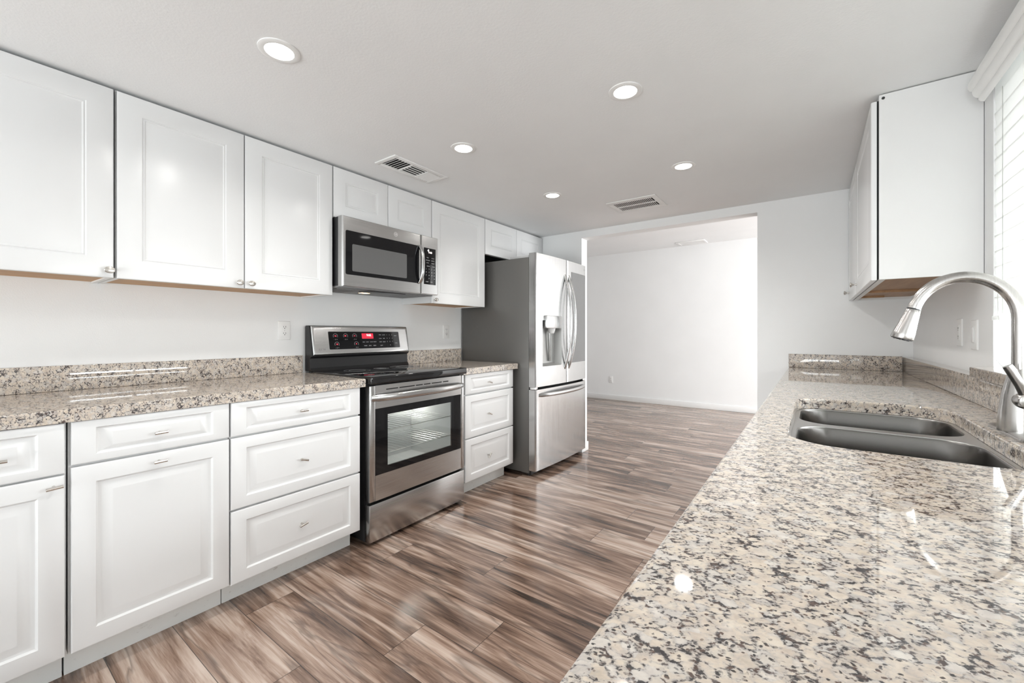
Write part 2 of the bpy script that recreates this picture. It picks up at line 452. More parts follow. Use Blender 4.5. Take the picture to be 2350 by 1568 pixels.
struct('baseboard_opening', MB().box(OX0, OX0 + .012, YB - .012, YB + TW + .012, 0, .085, .003)
       .box(-1.90, OX0 + .0, YB - .012, YB, 0, .085, .003), M_trim)

# windows: frame + pane
def window(name, parts, pane, mat=M_vinyl):
    mb = MB()
    for p in parts: mb.box(*p, .003)
    f = mb.build(name, mat); f['kind'] = 'structure'
    g = MB().box(*pane).build('pane', M_pane, f)
    return f
window('window_1', [(XR + .0845, XR + .13, WY0, WY1, WZ0 - .03, WZ0 + .045), (XR + .085, XR + .13, WY0, WY1, WZ1 - .04, WZ1),
                    (XR + .085, XR + .13, WY0, WY0 + .04, WZ0 + .045, WZ1 - .04), (XR + .085, XR + .13, WY1 - .04, WY1, WZ0 + .045, WZ1 - .04),
                    (XR + .088, XR + .127, 1.39, 1.435, WZ0 + .045, WZ1 - .04)],
       (XR + .105, XR + .109, WY0 + .03, WY1 - .03, WZ0 + .03, WZ1 - .03))
window('window_2', [(XFR + .02, XFR + .08, fy0, fy1, fz0, fz0 + .06), (XFR + .02, XFR + .08, fy0, fy1, fz1 - .06, fz1),
                    (XFR + .02, XFR + .08, fy0, fy0 + .06, fz0 + .06, fz1 - .06), (XFR + .02, XFR + .08, fy1 - .06, fy1, fz0 + .06, fz1 - .06)],
       (XFR + .045, XFR + .051, fy0 + .03, fy1 - .03, fz0 + .03, fz1 - .03))
window('window_added_rear', [(ry0, ry1, YR - .08, YR - .02, 0, .06), (ry0, ry1, YR - .08, YR - .02, rz1 - .06, rz1),  # made-up rear window, put in to let the rear fill through
                    (ry0, ry0 + .07, YR - .08, YR - .02, .06, rz1 - .06), (ry1 - .07, ry1, YR - .08, YR - .02, .06, rz1 - .06),
                    (-1.10, -1.0, YR - .08, YR - .02, .06, rz1 - .06)],
       (ry0 + .03, ry1 - .03, YR - .053, YR - .047, .03, rz1 - .03))

window('window_added_side', [(XR + .03, XR + .09, sy0, sy1, sz0, sz0 + .05), (XR + .03, XR + .09, sy0, sy1, sz1 - .05, sz1),  # invented side window behind the camera, there for the side fill
                    (XR + .03, XR + .09, sy0, sy0 + .05, sz0 + .05, sz1 - .05), (XR + .03, XR + .09, sy1 - .05, sy1, sz0 + .05, sz1 - .05),
                    (XR + .035, XR + .085, (sy0 + sy1) / 2 - .025, (sy0 + sy1) / 2 + .025, sz0 + .05, sz1 - .05)],
       (XR + .058, XR + .062, sy0 + .03, sy1 - .03, sz0 + .03, sz1 - .03))

# ------------------------------------------------------------ cabinet parts
T = .019
def door_profile(w, h, kind):
    if kind == 'upper':
        a = .078; iv = min(a, h * .26)
        g = [(a, iv, T), (a + .004, iv + .004, T - .0035), (a + .008, iv + .008, T - .0015), (a + .013, iv + .013, T - .004), (a + .020, iv + .020, T - .0035), (a + .030, iv + .030, T - .001)]
    else:
        a = .058; iv = min(a, max(.026, h * .155)); k = min(1.0, (h / 2 - iv) / .075)
        g = [(a, iv, T), (a + .006, iv + .006 * k, T - .006), (a + .012, iv + .011 * k, T - .0075), (a + .018, iv + .016 * k, T - .0075), (a + .040, iv + .036 * k, T - .0012), (a + .044, iv + .040 * k, T - .001)]
    return [(0, 0, 0), (0, 0, T - .004), (.0015, .0015, T - .0012), (.005, .005, T)] + g
def front(name, M, w, h, kind, parent, origin, label=None):
    o = MB().panel(w, h, door_profile(w, h, kind)).xf(M).build(name, M_cab, parent, origin, smooth=25)
    if label: o['label'] = label
    return o
_tk = MB().cyl(Matrix.Identity(4), .0042, .022, 14).tube([(-.019, 0, .024), (.019, 0, .024)], .0052, 14)
T_ME = None
def t_knob(parent, origin, M, ang=0):
    global T_ME
    if T_ME is None:
        o = _tk.build('knob', M_knob, parent); T_ME = o.data
    else:
        o = bpy.data.objects.new('knob', T_ME); COL.objects.link(o); o.parent = parent
    o.matrix_local = Matrix.Translation(-Vector(origin)) @ M @ Matrix.Rotation(radians(ang), 4, 'Z')
    o['label'] = 'small nickel T bar knob'
    return o
R_ME = None
def r_knob(parent, origin, M):
    global R_ME
    if R_ME is None:
        mb = MB().lathe([(.0065, 0), (.005, .006), (.0055, .013), (.0115, .019), (.0155, .0225), (.0165, .026), (.0145, .029), (.008, .0305), (.0005, .031)], seg=24)
        mb.xf(Matrix.Diagonal((1.0, .82, 1, 1)))
        o = mb.build('knob', M_knob, parent); R_ME = o.data
    else:
        o = bpy.data.objects.new('knob', R_ME); COL.objects.link(o); o.parent = parent
    o.matrix_local = Matrix.Translation(-Vector(origin)) @ M
    o['label'] = 'round brushed nickel knob'
    return o

# upper cabinets on the left wall
XU = -2.284; ZU = 1.389; ZUT = 2.150; GAP = .0015
def upper(y0, y1, z0, doors, label, knobs=(), wood=M_wood):
    org = (XU - T, (y0 + y1) / 2, z0)
    t = thing('wall_cabinet', label, 'cabinet', org, 'white wall cabinets along the left wall')
    xf = XU - T - .002
    mb = MB().box(XL + .002, xf, y0 + .001, y0 + .017, z0, ZUT + .004).box(XL + .002, xf, y1 - .017, y1 - .001, z0, ZUT + .004)
    mb.box(XL + .002, xf, y0 + .017, y1 - .017, ZUT - .012, ZUT + .004)
    mb.box(xf - .018, xf, y0 + .017, y1 - .017, z0, z0 + .038).box(XL + .002, XL + .012, y0 + .017, y1 - .017, z0 + .014, ZUT - .012)
    mb.build('body', M_cabi, t, org)
    MB().box(XL + .002, xf - .018, y0 + .017, y1 - .017, z0 + .006, z0 + .018).build('bottom_panel', wood, t, org)['label'] = 'bare wood underside'
    for i, (a, b) in enumerate(doors):
        d = front('door', FL(a + GAP, z0 - .002, XU - T), b - a - 2 * GAP, ZUT - z0, 'upper', t, org)
        for ky, kz in knobs:
            if a < ky < b: r_knob(d, org, FL(ky, kz, XU))
    return t
upper(-.50, .424, ZU, [(-.50, -.04), (-.04, .422)], 'white wall cabinet nearest the camera, cut by the left edge of the photo', [(.404, 1.416)])
upper(.427, 1.366, ZU, [(.4285, .897), (.898, 1.365)], 'wide white two-door wall cabinet left of the microwave', [(.870, 1.412), (.922, 1.412)])
upper(1.367, 2.146, 1.852, [(1.369, 1.757), (1.757, 2.146)], 'short white two-door wall cabinet directly above the microwave')
upper(2.147, 2.762, ZU, [(2.149, 2.761)], 'single-door white wall cabinet between microwave and refrigerator', [(2.172, 1.413)])
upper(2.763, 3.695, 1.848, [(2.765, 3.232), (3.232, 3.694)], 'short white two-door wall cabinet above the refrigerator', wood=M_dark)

# upper cabinet on the right wall
def right_upper():
    y0, y1, xf = 2.31, 3.694, .195
    org = (xf + .2, (y0 + y1) / 2, ZU)
    t = thing('wall_cabinet', 'white wall cabinet on the right wall above the sink counter, side panel showing', 'cabinet', org)
    xb = xf + T + .007
    mb = MB().box(xb, XR - .002, y0, y0 + .016, ZU, ZUT + .008).box(xb, XR - .002, y1 - .016, y1, ZU, ZUT + .008)
    mb.box(xb, XR - .002, y0 + .016, y1 - .016, ZUT - .012, ZUT + .008)
    mb.box(xb, xb + .022, y0 + .016, y1 - .016, ZU, ZU + .04)
    mb.box(XR - .014, XR - .002, y0 + .016, y1 - .016, ZU + .014, ZUT - .012)
    mb.build('body', M_cabi, t, org)
    MB().box(xb + .022, XR - .014, y0 + .016, y1 - .016, ZU + .014, ZU + .026).box(xb + .022, XR - .014, 3.09, 3.11, ZU + .002, ZU + .014)\
        .box(xb + .022, XR - .16, 3.50, 3.52, ZU + .002, ZU + .014).build('bottom_panel', M_woodd, t, org)['label'] = 'bare brown wood underside'
    MB().box(xf + T, xb, y0 + .012, y1 - .01, ZU + .004, ZUT - .01).build('hinge_gap', M_dark, t, org)['label'] = 'dark gap behind the doors'
    MB().cyl(frame((xb + .013, y0 - .001, ZUT - .008), (1, 0, 0), (0, 0, 1)), .0055, .0025, 14).build('screw_hole', M_slot, t, org)
    for a, b, ky in ((2.312, 3.075, 3.035), (3.078, 3.690, 3.63)):
        d = front('door', FR(b, ZU - .002, xf + T), b - a, ZUT - .012 - ZU, 'upper', t, org)
        r_knob(d, org, FR(ky, 1.438, xf))
right_upper()

# base cabinets on the left wall
XF = -1.970; XFK = -2.066
def base(y0, y1, fronts, label, right_side=False):
    org = (XF - T, (y0 + y1) / 2, 0)
    t = thing('base_cabinet', label, 'cabinet', org, 'white base cabinets along the left wall')
    MB().box(XL + .002, XF - T - .002, y0 + .0015, y1 - .0015, .105, .874).build('body', M_cabi, t, org)
    MB().box(XL + .05, XFK, y0 + .0015, y1 - .0015, 0, .105).build('toe_kick', M_kick, t, org)['label'] = 'scuffed white toe board'
    for kind, a, b, z0, z1, ky, kz, ang in fronts:
        o = front(kind, FL(a, z0, XF - T), b - a, z1 - z0, 'base', t, org)
        if ky is not None: t_knob(o, org, FL(ky, kz, XF), ang)
    return t
base(-.50, .252, [('drawer', -.498, -.125, .709, .872, -.31, .79, 0), ('door', -.498, -.125, .112, .703, -.155, .672, 0), ('drawer', -.121, .246, .709, .872, .106, .783, 0), ('door', -.121, .246, .112, .703, .221, .673, 4)],
     'white base cabinet at the left edge of the photo, nearest the camera')
base(.254, .7195, [('drawer', .260, .7165, .730, .873, .488, .798, 2), ('door', .260, .7165, .112, .722, .486, .692, 2)],
     'white base cabinet with one drawer over one door, left of the wide three-drawer unit')
base(.7205, 1.336, [('drawer', .7225, 1.334, .730, .873, 1.02, .799, 0), ('drawer', .7225, 1.334, .422, .722, 1.021, .567, -18), ('drawer', .7225, 1.334, .108, .414, 1.018, .262, 12)],
     'wide white three-drawer base cabinet directly left of the range')
base(2.164, 2.742, [('drawer', 2.168, 2.738, .732, .872, 2.42, .801, -20), ('drawer', 2.168, 2.738, .422, .722, 2.42, .567, -24), ('drawer', 2.168, 2.738, .115, .414, 2.415, .258, 48)],
     'white three-drawer base cabinet between range and refrigerator')

# base cabinets under the right counter
def base_r(y0, y1, label, nd=2):
    xf = -.112; org = (xf + T, (y0 + y1) / 2, 0)
    t = thing('base_cabinet', label, 'cabinet', org, 'white base cabinets under the sink counter')
    MB().box(xf + T + .002, XR - .002, y0 + .001, y1 - .001, .105, .66).box(xf + T + .002, xf + T + .014, y0 + .001, y1 - .001, .66, .868)\
        .box(xf + T + .02, XR - .002, y0 + .001, y0 + .018, .66, .872).box(xf + T + .02, XR - .002, y1 - .018, y1 - .001, .66, .872).build('body', M_cabi, t, org)
    MB().box(-.02, XR - .05, y0 + .001, y1 - .001, 0, .105).build('toe_kick', M_kick, t, org)
    w = (y1 - y0) / nd
    for i in range(nd):
        b = y0 + (i + 1) * w
        d = front('drawer', FR(b - .002, .730, xf + T), w - .004, .143, 'base', t, org); t_knob(d, org, FR(b - w / 2, .80, xf))
        d = front('door', FR(b - .002, .112, xf + T), w - .004, .610, 'base', t, org); t_knob(d, org, FR(b - w / 2, .69, xf))
base_r(-.60, .40, 'white base cabinet under the near end of the sink counter')
base_r(.40, 1.08, 'white base cabinet under the counter just before the sink')
base_r(1.08, 2.06, 'white base cabinet under the double sink')
base_r(2.06, 2.88, 'white base cabinet under the counter beyond the sink')
base_r(2.88, 3.69, 'white base cabinet under the counter end at the back wall')

# ------------------------------------------------------------ granite
CT = .918
def slab_thing(name, outer, holes, z0, z1, label, cat, loc, ease=.005):
    o = MB().slab(outer, holes, z0, z1, ease).build(name, M_gran, smooth=12)
    tag(o, label, cat); return at(o, loc)
slab_thing('countertop', rect(XL + .002, -1.962, -.52, 1.362), [], .875, CT, 'granite countertop on the base cabinets left of the range', 'countertop', (-2.29, .42, .875))
slab_thing('countertop', rect(XL + .002, -1.962, 2.142, 2.793), [], .875, CT, 'short granite countertop between range and refrigerator', 'countertop', (-2.29, 2.46, .875))
def splash(x0, x1, y0, y1, z0, z1, label):
    o = MB().box(x0, x1, y0, y1, z0, z1, .0025).build('backsplash', M_gran)
    tag(o, label, 'backsplash'); return at(o, ((x0 + x1) / 2, (y0 + y1) / 2, z0))
splash(XL + .001, XL + .022, -.52, 1.352, CT + .0005, 1.026, 'granite backsplash strip on the wall left of the range')
splash(XL + .001, XL + .022, 2.142, 2.805, CT + .0005, 1.026, 'short granite backsplash strip between range and refrigerator')
RT = .914
cut = rr(-.052, .364, 1.165, 1.985, .105, 10)
slab_thing('countertop', rect(-.150, XR - .002, -.60, YB - .002), [cut], .876, RT, 'long granite countertop with the sink cut into it', 'countertop', (.18, 1.5, .876))
splash(-.150, .4665, YB - .022, YB - .001, RT + .0005, 1.013, 'granite backsplash strip on the back wall at the end of the sink counter')
splash(.467, XR - .001, -.60, YB - .023, RT + .0005, 1.010, 'granite backsplash strip along the right wall behind the sink')
o = MB().box(.447, XR + .0842, WY0 - .02, 2.150, 1.0105, WZ0 + .0015, .003).build('window_sill', M_gran)
tag(o, 'granite ledge under the window behind the faucet', 'window sill'); at(o, (.49, 1.4, 1.0105))

# ------------------------------------------------------------ sink
def sink():
    org = (.155, 1.575, .66)
    t = thing('sink', 'double bowl stainless steel sink set under the granite counter', 'sink', org)
    b1 = rr(-.040, .350, 1.178, 1.610, .085, 8); b2 = rr(-.040, .350, 1.655, 1.972, .085, 8)
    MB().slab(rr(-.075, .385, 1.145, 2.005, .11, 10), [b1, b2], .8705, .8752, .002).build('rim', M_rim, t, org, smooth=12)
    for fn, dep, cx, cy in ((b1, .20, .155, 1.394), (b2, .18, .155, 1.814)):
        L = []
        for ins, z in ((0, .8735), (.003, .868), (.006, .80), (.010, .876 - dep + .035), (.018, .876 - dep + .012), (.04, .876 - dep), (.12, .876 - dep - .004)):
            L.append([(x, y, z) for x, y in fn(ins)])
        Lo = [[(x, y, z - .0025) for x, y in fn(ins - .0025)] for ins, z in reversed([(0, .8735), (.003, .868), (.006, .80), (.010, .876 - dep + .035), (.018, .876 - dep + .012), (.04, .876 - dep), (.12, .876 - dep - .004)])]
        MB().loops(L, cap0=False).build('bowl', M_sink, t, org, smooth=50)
        MB().lathe([(.045, 0), (.045, .003), (.030, .002), (.028, -.006), (.001, -.006)], Matrix.Translation((cx, cy, .876 - dep - .003)), 24).build('drain', M_chrome, t, org)
sink()

# ------------------------------------------------------------ faucet
def faucet():
    cx, cy = .412, 1.568
    org = (cx, cy, RT)
    t = thing('faucet', 'brushed nickel pull-down faucet with high arched spout beside the sink', 'faucet', org)
    MB().slab(rr(cx - .030, cx + .030, cy - .128, cy + .128, .029, 8), [], RT + .0003, RT + .008, .004).build('base_plate', M_nickel, t, org)
    MB().lathe([(.0385, RT + .008), (.0385, RT + .014), (.036, RT + .055), (.031, RT + .100), (.0225, RT + .140), (.0165, RT + .160), (.0155, RT + .162)], Matrix.Translation((cx, cy, 0)), 32).build('body', M_nickel, t, org)
    zc, R, Rz = 1.201, .097, .110
    path = [(cx, cy, RT + .158), (cx, cy, 1.12), (cx, cy, 1.17)]
    for k in range(0, 27):
        a = radians(164 * k / 26)
        path.append((cx - R + R * cos(a), cy, zc + Rz * sin(a)))
    MB().tube(path, .0142, 18).build('spout', M_nickel, t, org)
    e = Vector(path[-1]); d = (Vector(path[-1]) - Vector(path[-2])).normalized()
    M = frame(e, d.cross(Vector((0, 1, 0))), (0, 1, 0))
    if (M.to_3x3() @ Vector((0, 0, 1))).dot(d) < 0: M = frame(e, Vector((0, 1, 0)).cross(d), (0, 1, 0))
    hd = MB().lathe([(.0135, .001), (.0155, .003), (.0165, .012), (.0195, .036), (.0240, .068), (.0252, .082), (.0243, .085)], M, 28).build('spray_head', M_nickel, t, org)
    nz = MB().lathe([(.0228, .0835), (.0228, .0865), (.021, .087)], M, 24)
    for r, n in ((.008, 6), (.016, 12)):
        for k in range(n):
            nz.cyl(M @ Matrix.Translation((r * cos(2 * pi * k / n), r * sin(2 * pi * k / n), .0865)), .0014, .002, 8)
    nz.build('nozzle_plate', M_black, hd, org)
    MB().lathe([(.0148, -.0012), (.0152, 0), (.0148, .0014)], M, 24).build('joint_ring', M_black, t, org)
    hub = MB().lathe([(.0205, 0), (.0205, .012), (.019, .036), (.015, .043), (.001, .045)], frame((cx, cy - .012, RT + .088), (1, 0, 0), (0, 0, 1)), 24)
    hub.build('handle_hub', M_nickel, t, org)
    MB().tube([(cx - .002, cy - .045, RT + .098), (cx - .012, cy - .048, RT + .125), (cx - .030, cy - .052, RT + .165), (cx - .034, cy - .053, RT + .172)], [.0085, .0082, .0085, .0078], 14, sq=(1.15, .75)).build('handle', M_nickel, t, org)
faucet()

# ------------------------------------------------------------ range
def kitchen_range():
    y0, y1 = 1.378, 2.130
    org = (-2.28, 1.754, 0)
    t = thing('range', 'stainless steel electric range with black glass cooktop and oven window', 'range', org)
    xb, xd, xf = XL + .015, -1.992, -1.950
    b = MB().box(xb, xd, y0, y0 + .03, .02, .884).box(xb, xd, y1 - .03, y1, .02, .884).box(xb, xd, y0 + .03, y1 - .03, .80, .884)
    b.box(xb, xd, y0 + .03, y1 - .03, .02, .26).box(xb, xb + .04, y0 + .03, y1 - .03, .26, .80)
    b.build('body', M_black, t, org)
    cv = MB()
    cv.box(-2.42, xd - .001, y0 + .031, y0 + .06, .262, .798).box(-2.42, xd - .001, y1 - .06, y1 - .031, .262, .798)
    cv.box(-2.42, xd - .001, y0 + .06, y1 - .06, .262, .30).box(-2.42, xd - .001, y0 + .06, y1 - .06, .76, .798).box(-2.45, -2.42, y0 + .031, y1 - .031, .262, .798)
    cv.build('oven_cavity', M_cavity, t, org)
    ol = bpy.data.lights.new('oven_fill', 'POINT'); ol.energy = 2.2; ol.shadow_soft_size = .03; ol.color = (1, .97, .92)  # unseen point light added so the oven cavity and racks show
    oo = bpy.data.objects.new('oven_fill', ol); COL.objects.link(oo); oo.parent = t; oo.location = (-.09, .22, .72)
    for z in (.47, .60):
        r = MB()
        for k in range(16):
            yy = y0 + .07 + k * (y1 - y0 - .14) / 15
            r.tube([(-2.40, yy, z), (-2.01, yy, z)], .002, 6)
        for xx in (-2.40, -2.01): r.tube([(xx, y0 + .062, z), (xx, y1 - .062, z)], .003, 8)
        r.build('oven_rack', M_rack, t, org)
    for xx in (-2.5, -2.03):
        for yy in (y0 + .04, y1 - .04):
            MB().cyl(Matrix.Translation((xx, yy, 0)), .016, .021, 14).build('foot', M_black, t, org)
    # cooktop
    ct = MB().box(XL + .05, -1.926, y0 - .006, y1 + .006, .886, .928, .007, 3).build('cooktop', M_cook, t, org)
    rm = MB()
    for cx_, cy_, rr_ in ((-2.09, 1.57, .115), (-2.09, 1.95, .09), (-2.35, 1.57, .08), (-2.35, 1.95, .10), (-2.36, 1.76, .05)):
        M = Matrix.Translation((cx_, cy_, .9281))
        ring(rm, M, rr_ - .0022, rr_, .0003, 48); ring(rm, M, rr_ * .62 - .0015, rr_ * .62, .0003, 40)
    rm.build('burner_markings', M_printd, ct, org)
    # oven door: steel slab with a window opening
    dz0, dz1 = .241, .876
    gy0, gy1, gz0, gz1 = 1.415, 2.100, .380, .748
    wy0, wy1, wz0, wz1 = 1.498, 2.012, .418, .707
    d = MB().box(xd + .002, xf, y0, gy0, dz0, dz1, .003).box(xd + .002, xf, gy1, y1, dz0, dz1, .003)
    d.box(xd + .002, xf, gy0 - .0, gy1, dz0, gz0, 0).box(xd + .002, xf, gy0, gy1, gz1, dz1, 0)
    d = d.build('oven_door', M_steel, t, org)
    g = MB().box(xf - .012, xf - .001, gy0, wy0, gz0, gz1).box(xf - .012, xf - .001, wy1, gy1, gz0, gz1)
    g.box(xf - .012, xf - .001, wy0, wy1, gz0, wz0).box(xf - .012, xf - .001, wy0, wy1, wz1, gz1)
    g.build('window_surround', M_blackgl, d, org)
    MB().box(xf - .006, xf - .002, wy0, wy1, wz0, wz1).build('oven_window', M_ovenw, d, org)
    vs = MB()
    for k, (a, b_) in enumerate(((.145, .255), (.268, .42), (.433, .505), (.518, .59), (.603, .72), (.735, .80))):
        L = y1 - y0
        vs.box(xf - .002, xf + .0006, y0 + a * L, y0 + b_ * L, .846, .852)
    vs.build('vent_slots', M_dark, d, org)
    hp = []
    for k in range(21):
        s_ = k / 20; yy = 1.388 + s_ * (2.120 - 1.388)
        hp.append((xf + .003 + .046 * (1 - abs(2 * s_ - 1) ** 3.0), yy, .809))
    MB().tube(hp, [.016 if 0 < k < 20 else .012 for k in range(21)], 16, sq=(1.25, .62), up=(0, 0, 1)).build('handle', M_steel, d, org)
    MB().box(xd + .002, xf + .002, y0, y1, .022, .226, .004).build('storage_drawer', M_steel, t, org)
    MB().box(xd - .01, xd + .014, y0 + .004, y1 - .004, .226, .241).build('drawer_gap', M_dark, t, org)
    # backguard
    Lg = [(-2.606, .928), (-2.606, 1.205), (-2.598, 1.213), (-2.566, 1.213), (-2.558, 1.206), (-2.528, 1.040), (-2.528, 1.020), (-2.548, 1.005), (-2.545, .945), (-2.530, .928)]
    bg = MB().loops([[(x, y, z) for x, z in Lg] for y in (y0 - .008, y0 - .004, y1 + .004, y1 + .008)]).build('backguard', M_black, t, org, smooth=25)
    # steel face on the slanted front
    top = Vector((-2.556, 0, 1.209)); bot = Vector((-2.521, 0, 1.026))
    H = (top - bot).length
    M = frame((bot.x, y0 - .002, bot.z), (0, 1, 0), (top - bot))
    W = y1 - y0 + .004
    f = MB().panel(W, H, [(0, 0, -.004), (0, 0, .003), (.004, .004, .007), (.012, .010, .0085), (.02, .02, .0085)]).xf(M).build('steel_fascia', M_steel, bg, org, smooth=20)
    pw0, pw1, ph0, ph1 = .108, .670, .032, .150
    def P(u, v, n=.0): return M @ Matrix.Translation((u, v, .0088 + n))
    cp = MB().slab(rr(pw0, pw1, ph0, ph1, .006, 4), [], .0078, .0098, .001).xf(M)
    # everything printed and lit on the control panel, one mesh with several materials
    n = .0012
    wv = pw1 - pw0; hv = ph1 - ph0
    def UV(a, b, dn=0.0): return P(pw0 + a * wv, ph1 - b * hv, n + dn)
    for i, (a, b_, tx) in enumerate(((.085, .25, '16'), (.215, .25, '81'), (.335, .25, '11'), (.095, .72, '18'), (.35, .72, '0'))):
        k = MB()
        ring(k, UV(a, b_), .0150, .0160, .0004, 22, radians(-30), radians(210), mat=0)
        text_mesh(k, tx, .014, UV(a, b_), .0004, mat=1)
        text_mesh(k, '-  2  +', .010, UV(a, b_ + .20), .0004, mat=0)
        k.build('burner_dial', [M_print, M_redn], bg, org)
    k = MB(); text_mesh(k, '9:02', .022, UV(.535, .22, .0006), .0005); k.build('clock_digits', M_clock, bg, org)
    k = cp
    for a, s_ in ((.455, 'BAKE'), (.505, 'CONV'), (.565, 'ROAST'), (.615, 'PROOF')): text_mesh(k, s_, .0075, UV(a, .62), .0004, mat=1)
    for a, s_ in ((.475, 'WARM'), (.54, 'BROIL'), (.605, 'CLEAN')): text_mesh(k, s_, .0075, UV(a, .84), .0004, mat=1)
    for b_, s1, s2 in ((.20, 'TIMER', 'CLOCK'), (.42, 'COOK', 'TIME'), (.63, 'START', 'DELAY')):
        text_mesh(k, s1, .0072, UV(.70, b_), .0004, mat=1); text_mesh(k, s2, .0072, UV(.755, b_), .0004, mat=1)
    text_mesh(k, 'LIGHT', .0072, UV(.71, .85), .0004, mat=1)
    text_mesh(k, 'START', .008, UV(.94, .26), .0004, mat=1); text_mesh(k, 'CLEAR', .008, UV(.94, .72), .0004, mat=1)
    k.build('control_panel', [M_blackgl, M_print], bg, org, smooth=12)
    k = MB()
    for r_ in range(3):
        for c_ in range(3): text_mesh(k, str(r_ * 3 + c_ + 1), .0095, UV(.805 + c_ * .04, .20 + r_ * .21), .0004)
    text_mesh(k, '0', .0095, UV(.845, .84), .0004)
    k.build('keypad_digits', M_print, bg, org)
    MB().slab(rr(pw0 + .435 * wv, pw0 + .600 * wv, ph1 - .42 * hv, ph1 - .10 * hv, .003, 3), [], .0098, .0102, .0003).xf(M).build('clock_display', M_red, bg, org)
    lg = MB(); c = P(.045, .034, -.0002)
    ring(lg, c, .0074, .0085, .0004, 24); text_mesh(lg, 'LG', .010, c, .0004)
    text_mesh(lg, 'LG', .017, P(.070, .034, -.0002), .0004)
    lg.build('emblem', M_printd, bg, org)
kitchen_range()

# ------------------------------------------------------------ microwave
def microwave():
    y0, y1, z0, z1, xf = 1.374, 2.128, 1.438, 1.848, -2.200
    org = (-2.4, 1.75, z0)
    t = thing('microwave', 'stainless steel over-the-range microwave mounted under the short wall cabinet', 'microwave', org)
    xd = xf - .045
    MB().box(XL + .003, xd - .004, y0 + .002, y1 - .002, z0 + .006, z1, .003).build('body', M_black, t, org)
    MB().box(XL + .04, xd - .006, y0 + .006, y1 - .006, z0 - .004, z0 + .006).build('underside', M_filter, t, org)
    ys = 1.968
    wy0, wy1, wz0, wz1 = 1.394, 1.950, 1.508, 1.766
    d = MB().panel(ys - y0, z1 - z0, [(0, 0, 0), (0, 0, .036), (.006, .002, .044), (.010, .005, .045)]).xf(FL(y0, z0, xd)).build('door', M_steel, t, org, smooth=12)
    MB().slab(rr(wy0 - y0, wy1 - y0, wz0 - z0, wz1 - z0, .010, 5), [], .0448, .0466, .001).xf(FL(y0, z0, xd)).build('window_surround', M_blackgl, d, org, smooth=12)
    MB().slab(rr(1.436 - y0, 1.842 - y0, 1.530 - z0, 1.690 - z0, .008, 5), [], .0466, .0470, .0002).xf(FL(y0, z0, xd)).build('window', M_mwin, d, org, smooth=12)
    hp = [(xf + .004 + .034 * (1 - abs(2 * k / 16 - 1) ** 3), 1.952, 1.512 + k / 16 * .254) for k in range(17)]
    MB().tube(hp, .0125, 14, sq=(.85, 1.1), up=(1, 0, 0)).build('handle', M_steelv, d, org)
    lg = MB(); c = FL(1.752, 1.807, xf + .0002)
    ring(lg, c, .0122, .0138, .0006, 28); text_mesh(lg, 'GE', .015, c, .0006)
    lg.build('emblem', M_dispw, d, org)
    c = MB().panel(y1 - ys - .002, z1 - z0, [(0, 0, 0), (0, 0, .036), (.003, .002, .044), (.006, .005, .045)]).xf(FL(ys + .002, z0, xd)).build('control_section', M_steel, t, org, smooth=12)
    py0, py1, pz0, pz1 = 1.994, 2.104, 1.508, 1.764
    MB().box(xf - .001, xf + .0016, py0, py1, pz0, pz1, .001).build('control_panel', M_blackgl, c, org)
    def Q(a, b): return FL(py0 + a * (py1 - py0), pz1 - b * (pz1 - pz0), xf + .0017)
    k = MB(); text_mesh(k, '9:00', .020, Q(.52, .12), .0004); k.build('clock_digits', M_clock, c, org)
    k = MB()
    for s_, a, b in (('TIMER', .3, .27), ('CLOCK', .75, .27), ('POPCORN', .32, .34), ('DEFROST', .75, .34), ('COOK', .3, .41), ('REHEAT', .75, .41), ('SENSOR', .35, .50), ('POWER', .8, .50)):
        text_mesh(k, s_, .0075, Q(a, b), .0004, mat=0)
    for r_ in range(3):
        for c_ in range(3): text_mesh(k, str(r_ * 3 + c_ + 1), .012, Q(.18 + c_ * .24, .58 + r_ * .085), .0004, mat=0)
    text_mesh(k, '0', .012, Q(.42, .835), .0004, mat=0)
    for b in (.58, .665, .75, .835): text_mesh(k, '+30', .008, Q(.86, b), .0004, mat=0)
    text_mesh(k, 'START', .0085, Q(.25, .93), .0004, mat=0); text_mesh(k, 'STOP', .0085, Q(.62, .93), .0004, mat=0)
    k.build('keypad_labels', M_print, c, org)
    for a, b in ((1.40, 1.56), (1.93, 2.09)):
        g = MB().box(-2.50, -2.30, a, b, z0 - .0075, z0 - .004)
        for q in range(9): g.box(-2.495, -2.305, a + .006 + q * .0168, a + .013 + q * .0168, z0 - .009, z0 - .0075)
        g.build('grease_filter', M_filter, t, org)
    MB().box(-2.38, -2.27, 1.60, 1.89, z0 - .0085, z0 - .004, .004).build('intake_grille', M_black, t, org)
    MB().box(-2.47, -2.43, 1.66, 1.72, z0 - .0055, z0 - .004).build('work_lamp', M_warm, t, org)
microwave()

